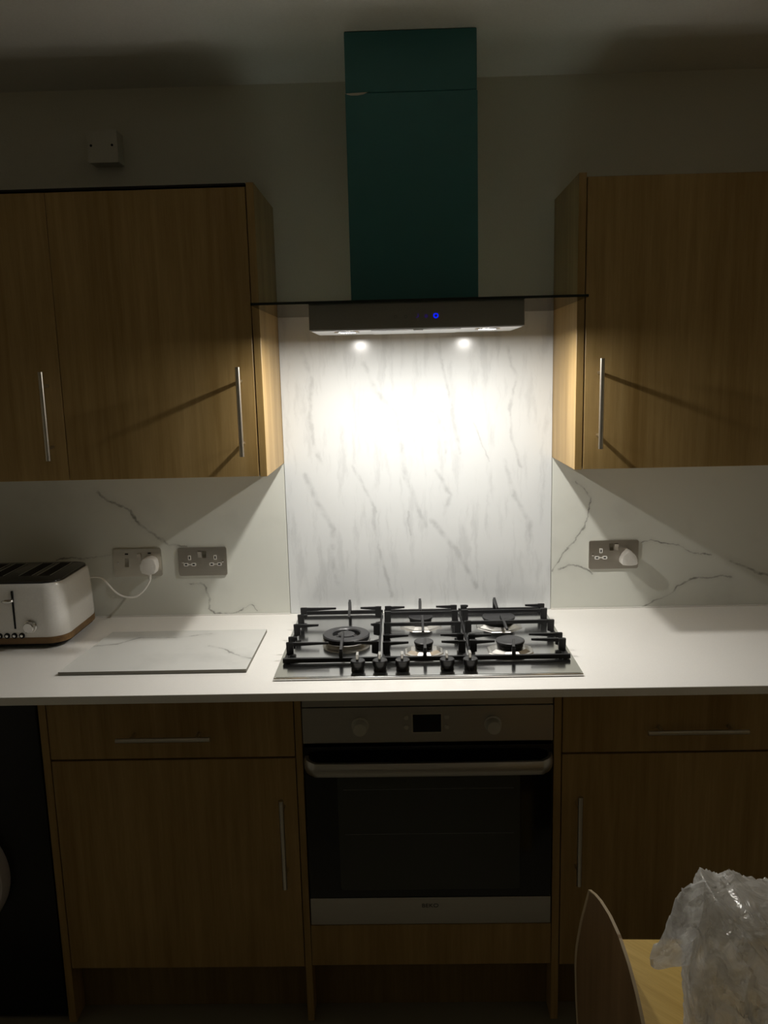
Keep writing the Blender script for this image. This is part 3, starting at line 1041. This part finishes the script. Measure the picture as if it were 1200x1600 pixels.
def holes(t, x, z):
    """white-lined earth slot above a joined pair of pin holes"""
    a = obj('socket_insert', prism(NB(), rrect(x - .0045, x + .0045, z + .0035, z + .0175, .0012, 3), 'Y', -.0146, -.0134), M['white'], t)
    obj('pin_slot', box(NB(), x - .0018, x + .0018, -.0149, -.0145, z + .0065, z + .0145), M['slot'], a)
    for s in (-1, 1):
        b = obj('socket_insert', prism(NB(), rrect(x + s * .0115 - .0072, x + s * .0115 + .0072, z - .0155, z - .0055, .003, 3), 'Y', -.0146, -.0134), M['white'], t)
        obj('pin_slot', box(NB(), x + s * .0115 - .0036, x + s * .0115 + .0036, -.0149, -.0145, z - .0125, z - .0085), M['slot'], b)
    obj('insert_bridge', box(NB(), x - .0055, x + .0055, -.0145, -.0135, z - .0118, z - .0092), M['white'], t)


def rocker(t, x, z, mat, up=1, w=.0058, h=.0095):
    bm = NB()
    e0, e1 = (-.0185, -.0150) if up > 0 else (-.0150, -.0185)
    prism(bm, [(-.0137, z - h), (e0, z - h), (-.0158, z), (e1, z + h), (-.0137, z + h)], 'X', x - w, x + w)
    obj('rocker_switch', bm, mat, t)


s1 = plate(-.8502, 1.0785, 'pale steel cooker switch and socket plate with the toaster plug in it', M['plate_light'])
screw(s1, -.9100, 1.0790)
rocker(s1, -.8815, 1.0790, M['chrome'], 1, .0062, .0125)
obj('indicator', box(NB(), -.8865, -.8765, -.0142, -.0134, 1.1035, 1.1080), M['slot'], s1)
rocker(s1, -.8432, 1.0960, M['plate'], -1, .0058, .0105)
obj('indicator', box(NB(), -.8170, -.8070, -.0142, -.0134, 1.1050, 1.1090), M['slot'], s1)

s2 = plate(-.6531, 1.0777, 'dark steel double socket with both outlets empty, nearest left of the hob', M['plate'])
holes(s2, -.6915, 1.0800)
holes(s2, -.6140, 1.0800)
rocker(s2, -.6600, 1.1000, M['plate'], -1)
rocker(s2, -.6460, 1.1000, M['chrome'], 1)
screw(s2, -.7125, 1.0770)
screw(s2, -.5925, 1.0780)

s3 = plate(.5779, 1.0750, 'dark steel double socket on the right wall panel, a white adaptor in one outlet', M['plate'])
holes(s3, .5400, 1.0770)
rocker(s3, .5700, 1.0985, M['chrome'], 1)
rocker(s3, .5850, 1.0985, M['plate'], -1)
screw(s3, .5165, 1.0750)

ad = thing('plug_adaptor', 'small white rounded-triangular plug in the right-hand wall socket', 'plug', (.6160, -.0152, 1.0680))
tri = smoothpts([(.5935, .0, 1.0560), (.6000, 0, 1.0500), (.6330, 0, 1.0500), (.6395, 0, 1.0560), (.6385, 0, 1.0700), (.6235, 0, 1.0900), (.6165, 0, 1.0920), (.6095, 0, 1.0900), (.5945, 0, 1.0700), (.5935, 0, 1.0560)], 3)
tri2 = [(p_.x, p_.z) for p_ in tri[:-1]]
obj('plug_body', prism(NB(), tri2, 'Y', -.0500, -.0152, .003, 3), M['white'], ad, smooth=True)

# surface box high on the wall
bx = thing('junction_box', 'small white surface-mounted junction box high on the wall above the left cabinets', 'junction box', (-.845, 0, 2.2500))
obj('back_box', prism(NB(), rrect(-.8850, -.8035, 2.2095, 2.2925, .003), 'Y', -.0480, -.0003), M['boxp'], bx)
fpl = obj('cover_plate', prism(NB(), rrect(-.8860, -.8025, 2.2085, 2.2935, .003), 'Y', -.0550, -.0482, .001), M['boxp'], bx)
for q in (-.8752, -.8174):
    obj('screw', lathe(NB(), (q, -.0550, 2.2530), [(.0034, 0), (.0034, -.0006), (.0003, -.0007)], 'Y', 12), M['slot'], fpl)

# ------------------------------------------------------------------ loose marble tile on the worktop
bm = NB()
tl = [(-.9055, -.4979), (-.4398, -.4970), (-.4390, -.1843), (-.8790, -.1855)]
lo = [bm.verts.new((x, y, ZW + .0006)) for x, y in tl]
hi = [bm.verts.new((x, y, ZW + .0092)) for x, y in tl]
f = bm.faces.new(hi)
f.material_index = 0
bm.faces.new(lo).material_index = 1
for i in range(4):
    bm.faces.new((lo[i], lo[(i + 1) % 4], hi[(i + 1) % 4], hi[i])).material_index = 1
tag(obj('marble_tile', bm, [M['tile'], M['tile_edge']]), 'loose white marble-effect tile lying flat between the toaster and the hob', 'tile')

# ------------------------------------------------------------------ toaster
ts = thing('toaster', 'white four-slice toaster with wooden base at the left end of the worktop', 'toaster', (-1.14, -.165, ZW))
TX0, TX1, TY0, TY1 = -1.335, -.9690, -.2960, -.0340
for fx in (TX0 + .05, TX1 - .05):
    for fy in (TY0 + .04, TY1 - .04):
        obj('foot', cyl(NB(), (fx, fy, ZW + .0003), .014, .009, n=16), M['black'], ts)
obj('base_plate', prism(NB(), rrect(TX0 + .006, TX1 - .006, TY0 + .006, TY1 - .006, .045, 8), 'Z', ZW + .0095, ZW + .0155), M['slot'], ts)
obj('wooden_base', prism(NB(), rrect(TX0, TX1, TY0, TY1, .05, 8), 'Z', ZW + .0158, ZW + .0330), M['toaster_wood'], ts, 'brown wooden band round the foot', smooth=True)
# shell: slightly tapering walls
bm = NB()
rings = []
for z, ins in ((ZW + .0332, .001), (ZW + .045, 0), (ZW + .120, .002), (ZW + .168, .005), (ZW + .1755, .0065), (ZW + .1800, .0095)):
    rings.append([bm.verts.new((x, y, z)) for x, y in rrect(TX0 + ins, TX1 - ins, TY0 + ins, TY1 - ins, .05, 8)])
for a, b in zip(rings[:-1], rings[1:]):
    n = len(a)
    for i in range(n):
        bm.faces.new((a[i], a[(i + 1) % n], b[(i + 1) % n], b[i]))
bm.faces.new(rings[0])
bm.faces.new(rings[-1])
shell = obj('shell', bm, M['toast_white'], ts, 'glossy white enamel body', smooth=True)
top = obj('top_plate', prism(NB(), rrect(TX0 + .0125, TX1 - .0125, TY0 + .0125, TY1 - .0125, .04, 8), 'Z', ZW + .1802, ZW + .1850, .0025, 2), M['toast_top'], ts, 'glossy black top plate', smooth=True)
for sx in (-1.0460, -1.0975, -1.1780, -1.2300):
    s_ = obj('toast_slot', box(NB(), sx - .0165, sx + .0165, -.2150, -.0650, ZW + .1851, ZW + .1854), M['slot'], top)
    obj('slot_rim', prism(NB(), rrect(sx - .0195, sx - .0167, -.2170, -.0630, .001, 2), 'Z', ZW + .1851, ZW + .1862), M['chrome'], top)
    obj('slot_rim', prism(NB(), rrect(sx + .0167, sx + .0195, -.2170, -.0630, .001, 2), 'Z', ZW + .1851, ZW + .1862), M['chrome'], top)
for gx in (0, -.1325):
    cx_ = -1.1010 + gx
    obj('lever_slot', box(NB(), cx_ - .0024, cx_ + .0024, TY0 - .0006, TY0 + .0045, .9670, 1.0720), M['slot'], shell)
    lv = obj('lever', tube(NB(), smoothpts([(cx_ - .020, TY0 - .018, 1.0480), (cx_ - .010, TY0 - .022, 1.0495), (cx_ + .002, TY0 - .022, 1.0500), (cx_ + .010, TY0 - .016, 1.0490)], 4), [.0025, .0035, .0042, .0046, .005, .005, .005, .005, .005, .0048, .0044, .0036, .0022], 10), M['chrome'], ts, smooth=True)
    obj('lever_arm', tube(NB(), [(cx_, TY0 - .002, 1.0495), (cx_, TY0 - .020, 1.0495)], .0025, 8), M['chrome'], lv)
    d_ = obj('browning_dial', lathe(NB(), (cx_ + .0425, TY0 - .0003, .9735), [(.0180, 0), (.0180, -.003), (.0155, -.0045), (.0145, -.016), (.0125, -.018), (.0004, -.0178)], 'Y', 28), M['chrome'], ts, 'round chrome dial', smooth=True)
    for i in range(4):
        q = cx_ + .0165 - .0202 * i
        bt = obj('button', lathe(NB(), (q, TY0 - .0003, .9480), [(.0078, 0), (.0078, -.0020), (.0052, -.0022), (.0050, -.0008), (.0003, -.0008)], 'Y', 16), M['slot'], ts, smooth=True)
        obj('button_cap', lathe(NB(), (q, TY0 - .0011, .9480), [(.0040, -.0001), (.0038, -.0034), (.0003, -.0038)], 'Y', 14), M['chrome'], bt, smooth=True)
# power lead and its plug
cpts = [(-0.9947, -0.045, 1.0421),(-0.979, -0.055, 1.0464),(-0.9578, -0.06, 1.0482),(-0.941, -0.065, 1.0443),(-0.9245, -0.067, 1.0269),(-0.9093, -0.066, 1.0068),(-0.8884, -0.064, 0.9901),(-0.8633, -0.06, 0.9836),(-0.8436, -0.055, 0.9867),(-0.8236, -0.047, 1.0039),(-0.8108, -0.04, 1.0235),(-0.8071, -0.037, 1.0345)]
lead = obj('power_lead', tube(NB(), smoothpts(cpts, 5), .0027, 8), M['cable'], ts, 'thin white cable', smooth=True)
pl = smoothpts([(-.8310, 0, 1.0570), (-.8230, 0, 1.0500), (-.7960, 0, 1.0500), (-.7870, 0, 1.0570), (-.7855, 0, 1.0850), (-.7930, 0, 1.0960), (-.8060, 0, 1.0990), (-.8190, 0, 1.0975), (-.8300, 0, 1.0890), (-.8325, 0, 1.0730), (-.8310, 0, 1.0570)], 3)
pg = obj('plug', prism(NB(), [(p_.x, p_.z) for p_ in pl[:-1]], 'Y', -.0480, -.0137, .004, 3), M['white'], lead, 'chunky white three-pin plug', smooth=True)
obj('strain_relief', lathe(NB(), (-.8085, -.0370, 1.0510), [(.0062, 0), (.0058, -.006), (.0048, -.0065), (.0052, -.010), (.0044, -.011), (.0046, -.016), (.0030, -.020)], 'Z', 14), M['white'], lead, smooth=True)

# ------------------------------------------------------------------ black washing machine at the left
wm = thing('washing_machine', 'black freestanding appliance with a pale round door under the left end of the worktop', 'washing machine', (-1.235, -.3, 0))
obj('casing', box(NB(), -1.5300, -.9400, FY + .012, -.03, .0100, ZW - .0240, .004, 2), M['machine'], wm)
obj('foot', cyl(NB(), (-.980, -.500, .0003), .02, .0096, n=14), M['machine'], wm)
obj('foot', cyl(NB(), (-1.490, -.500, .0003), .02, .0096, n=14), M['machine'], wm)
prt = obj('porthole_ring', lathe(NB(), (-1.2120, FY + .0115, .4150), [(.165, 0), (.167, -.020), (.160, -.034), (.140, -.036), (.130, -.026), (.128, -.002)], 'Y', 56), M['ring'], wm, 'pale grey ring of the round door', smooth=True)
obj('porthole_glass', lathe(NB(), (-1.2120, FY + .0115, .4150), [(.128, -.004), (.110, -.022), (.06, -.030), (.001, -.031)], 'Y', 40), M['ovglass'], prt, smooth=True)

# ------------------------------------------------------------------ dining table, chair and bag in the foreground
TBZ = .7500
tb = thing('dining_table', 'light oak table cut by the lower right corner of the photo', 'table', (.73, -1.75, 0))
bm = NB()
prism(bm, [(.2740, -1.2500), (1.250, -1.2700), (1.250, -2.2000), (.2480, -2.2000), (.2620, -1.4200)], 'Z', TBZ - .026, TBZ, .002, 2)
obj('tabletop', bm, M['table'], tb)
obj('apron', box(NB(), .35, 1.18, -1.345, -1.325, .650, TBZ - .0265), M['table'], tb)
obj('apron', box(NB(), .35, 1.18, -2.125, -2.105, .650, TBZ - .0265), M['table'], tb)
obj('apron', box(NB(), .335, .355, -2.10, -1.35, .650, TBZ - .0265), M['table'], tb)
obj('apron', box(NB(), 1.175, 1.195, -2.10, -1.35, .650, TBZ - .0265), M['table'], tb)
for lx in (.350, 1.180):
    for ly in (-1.335, -2.115):
        bm = NB()
        vs = []
        for z, h in ((.0005, .018), (.600, .026), (TBZ - .0268, .027)):
            vs.append([bm.verts.new((lx + a * h, ly + b * h, z)) for a, b in ((-1, -1), (1, -1), (1, 1), (-1, 1))])
        for a, b in zip(vs[:-1], vs[1:]):
            for i in range(4):
                bm.faces.new((a[i], a[(i + 1) % 4], b[(i + 1) % 4], b[i]))
        bm.faces.new(vs[0])
        bm.faces.new(vs[-1])
        obj('leg', bm, M['table'], tb)

ch = thing('dining_chair', 'dark wooden chair with a curved arched back, pushed in at the table', 'chair', (.42, -1.42, 0))
CYM = -1.375
# arched, slightly dished back panel: outline in (y, z), bowed in x
top_y = [(-1.2238, .8169), (-1.2530, .8290), (-1.2789, .8370), (-1.3267, .8465), (-1.3750, .8500)]
side = [(-1.2238, .8169), (-1.1998, .7660), (-1.1846, .7318), (-1.1667, .6768), (-1.1614, .6426), (-1.1679, .5870), (-1.1778, .5343), (-1.2000, .4900)]


def half_width(z):
    pts_ = [(zz, -CYM * -1 + 0) for zz in ()]
    for (ya, za), (yb, zb) in zip(side[:-1], side[1:]):
        if zb <= z <= za:
            k = (za - z) / (za - zb)
            return (ya + (yb - ya) * k) - CYM
    if z > .8169:
        for (ya, za), (yb, zb) in zip(top_y[:-1], top_y[1:]):
            if za <= z <= zb:
                k = (z - za) / (zb - za)
                return max(.004, (ya + (yb - ya) * k) - CYM)
        return .004
    return side[-1][0] - CYM


bm = NB()
zs = [.4900 + (.8169 - .49) * i / 16 for i in range(17)] + [.8210, .8250, .8290, .8330, .8370, .8405, .8440, .8465, .8485, .8500]
SS = [-1, -.955] + [-.9 + .15 * k for k in range(13)] + [.955, 1]
cols = len(SS) - 1


def chair_x(y, z):
    u = (y - CYM) / .214
    return .2250 + .012 * (1 - u * u)


front, back = [], []
for z in zs:
    hw = half_width(z)
    fr, bk = [], []
    for j in range(cols + 1):
        s = SS[j]
        y = CYM + s * hw
        x = chair_x(y, z)
        fr.append(bm.verts.new((x, y, z)))
        bk.append(bm.verts.new((x + .0045, y, z)))
    front.append(fr)
    back.append(bk)
for i in range(len(zs) - 1):
    for j in range(cols):
        bm.faces.new((front[i][j], front[i][j + 1], front[i + 1][j + 1], front[i + 1][j]))
        bm.faces.new((back[i][j], back[i + 1][j], back[i + 1][j + 1], back[i][j + 1]))
for j in range(cols):
    bm.faces.new((front[0][j], back[0][j], back[0][j + 1], front[0][j + 1]))
    bm.faces.new((front[-1][j], front[-1][j + 1], back[-1][j + 1], back[-1][j]))
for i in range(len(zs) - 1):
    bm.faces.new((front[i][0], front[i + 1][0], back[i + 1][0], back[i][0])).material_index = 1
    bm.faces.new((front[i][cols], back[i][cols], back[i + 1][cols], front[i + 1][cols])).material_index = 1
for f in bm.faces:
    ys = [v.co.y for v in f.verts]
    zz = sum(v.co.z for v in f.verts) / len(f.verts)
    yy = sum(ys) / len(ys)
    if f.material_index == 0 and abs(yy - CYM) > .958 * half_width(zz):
        f.material_index = 1  # outer strip of the face coloured pale, standing for the lit ply edge
obj('backrest', bm, [M['chair'], M['ply_lit_edge']], ch, 'curved dark wooden back panel with a pale rim painted as its lit edge', smooth=True)
obj('seat', prism(NB(), rrect(.2500, .6500, CYM - .205, CYM + .205, .05, 6), 'Z', .4450, .4650, .004, 2), M['chair'], ch)
for s in (-1, 1):
    obj('leg', tube(NB(), [(.6150, CYM + s * .165, .4448), (.6300, CYM + s * .185, .0005)], [.017, .012], 12), M['chair'], ch, smooth=True)
    obj('leg', tube(NB(), [(.2950, CYM + s * .165, .4448), (.2500, CYM + s * .190, .0005)], [.017, .012], 12), M['chair'], ch, smooth=True)
    obj('back_support', tube(NB(), smoothpts([(.2850, CYM + s * .120, .4540), (.2620, CYM + s * .120, .4750), (.2560, CYM + s * .115, .5600)], 4), .008, 10), M['chair'], ch, smooth=True)

# crumpled bag
bag = thing('plastic_bag', 'crumpled translucent plastic bag lying on the table', 'bag', (.43, -1.5, TBZ))


def ridge(v, f):
    n1 = noise.noise(v * f)
    return 1 - 2 * abs(n1)


def facet(v, f):
    """height of a crumpled sheet: every cell is a plane with a tilt of its own"""
    ds, ps = noise.voronoi(v * f)
    t = noise.noise_vector(ps[0] * 5.37 + Vector((1.7, 4.1, 9.2)))
    return t.dot(v * f - ps[0])


def puff(outline, yc, depth, rings, segs, amp, seed, centre=None, power=.5):
    """closed crumpled pillow over an outline in the (x, z) plane"""
    O = smoothpts([(a, 0, b) for a, b in outline + [outline[0]]], segs)[:-1]
    n = len(O)
    cx_ = sum(p_.x for p_ in O) / n if centre is None else centre[0]
    cz_ = sum(p_.z for p_ in O) / n if centre is None else centre[1]
    bm = NB()
    layers = []
    for side_ in (-1, 1):
        lay = []
        for i in range(1, rings + 1):
            tt = i / rings
            if side_ == 1 and i == rings:
                lay.append(layers[0][-1])
                continue
            ring = []
            for q in O:
                x = cx_ + (q.x - cx_) * tt
                z = cz_ + (q.z - cz_) * tt
                y = yc + side_ * depth * max(0, 1 - tt ** 2.4) ** power
                v = Vector((x, y, z))
                w = Vector((x * 1.3 + seed, y * 1.1, z * .9))
                d1 = ridge(w, 13) * .55 + ridge(w + Vector((3, 1, 2)), 27) * .35 + ridge(w + Vector((7, 5, 1)), 55) * .2
                k = amp * (1 if tt < .98 else .25)
                d1 = facet(w, 20) * 1.5 + facet(w + Vector((4, 2, 6)), 46) * .55 + ridge(w, 11) * .25 + .3
                w_ = (1 - tt) ** .7
                dirv = Vector(((q.x - cx_) * .9 * w_, side_ * .12, (q.z - cz_) * .9 * w_))
                dirv = dirv / .17
                v += dirv * (d1 - .35) * k
                v.z = max(v.z, TBZ + .0015)
                ring.append(bm.verts.new(v))
            lay.append(ring)
        c = bm.verts.new((cx_, yc + side_ * (depth + amp * .3), cz_))
        for k in range(n):
            bm.faces.new((c, lay[0][k], lay[0][(k + 1) % n]))
        for a, b in zip(lay[:-1], lay[1:]):
            for k in range(n):
                bm.faces.new((a[k], a[(k + 1) % n], b[(k + 1) % n], b[k]))
        layers.append(lay)
    return bm


out = [(.3000, .7550), (.2965, .8100), (.2900, .8550), (.2880, .8950), (.2930, .9400), (.2990, .9800), (.3045, 1.0115), (.3125, 1.0095), (.3225, 1.0015),
       (.3310, 1.0000), (.3420, 1.0030), (.3540, 1.0020), (.3660, .9955), (.3800, .9915), (.4200, .9800), (.4700, .9600), (.5300, .9150), (.5700, .8500), (.5850, .7900), (.5700, .7550), (.4300, .7530)]
bb = obj('bag_body', puff(out, -1.50, .115, 44, 9, .034, 2.0, centre=(.43, .865)), M['bag'], bag, smooth=True)
ear = [(.2431, .9100), (.2455, .8980), (.2545, .8930), (.2700, .8985), (.2860, .9030), (.3010, .9150), (.3100, .9500), (.3130, .9900), (.3090, 1.0120), (.3045, 1.0130), (.2911, 1.0076),
       (.2784, .9990), (.2720, .9780), (.2650, .9560), (.2530, .9300)]
obj('bag_handle', puff(ear, -1.492, .012, 22, 8, .016, 5.0, power=.6), M['bag_thin'], bag, 'loose corner flap of thin film', smooth=True)
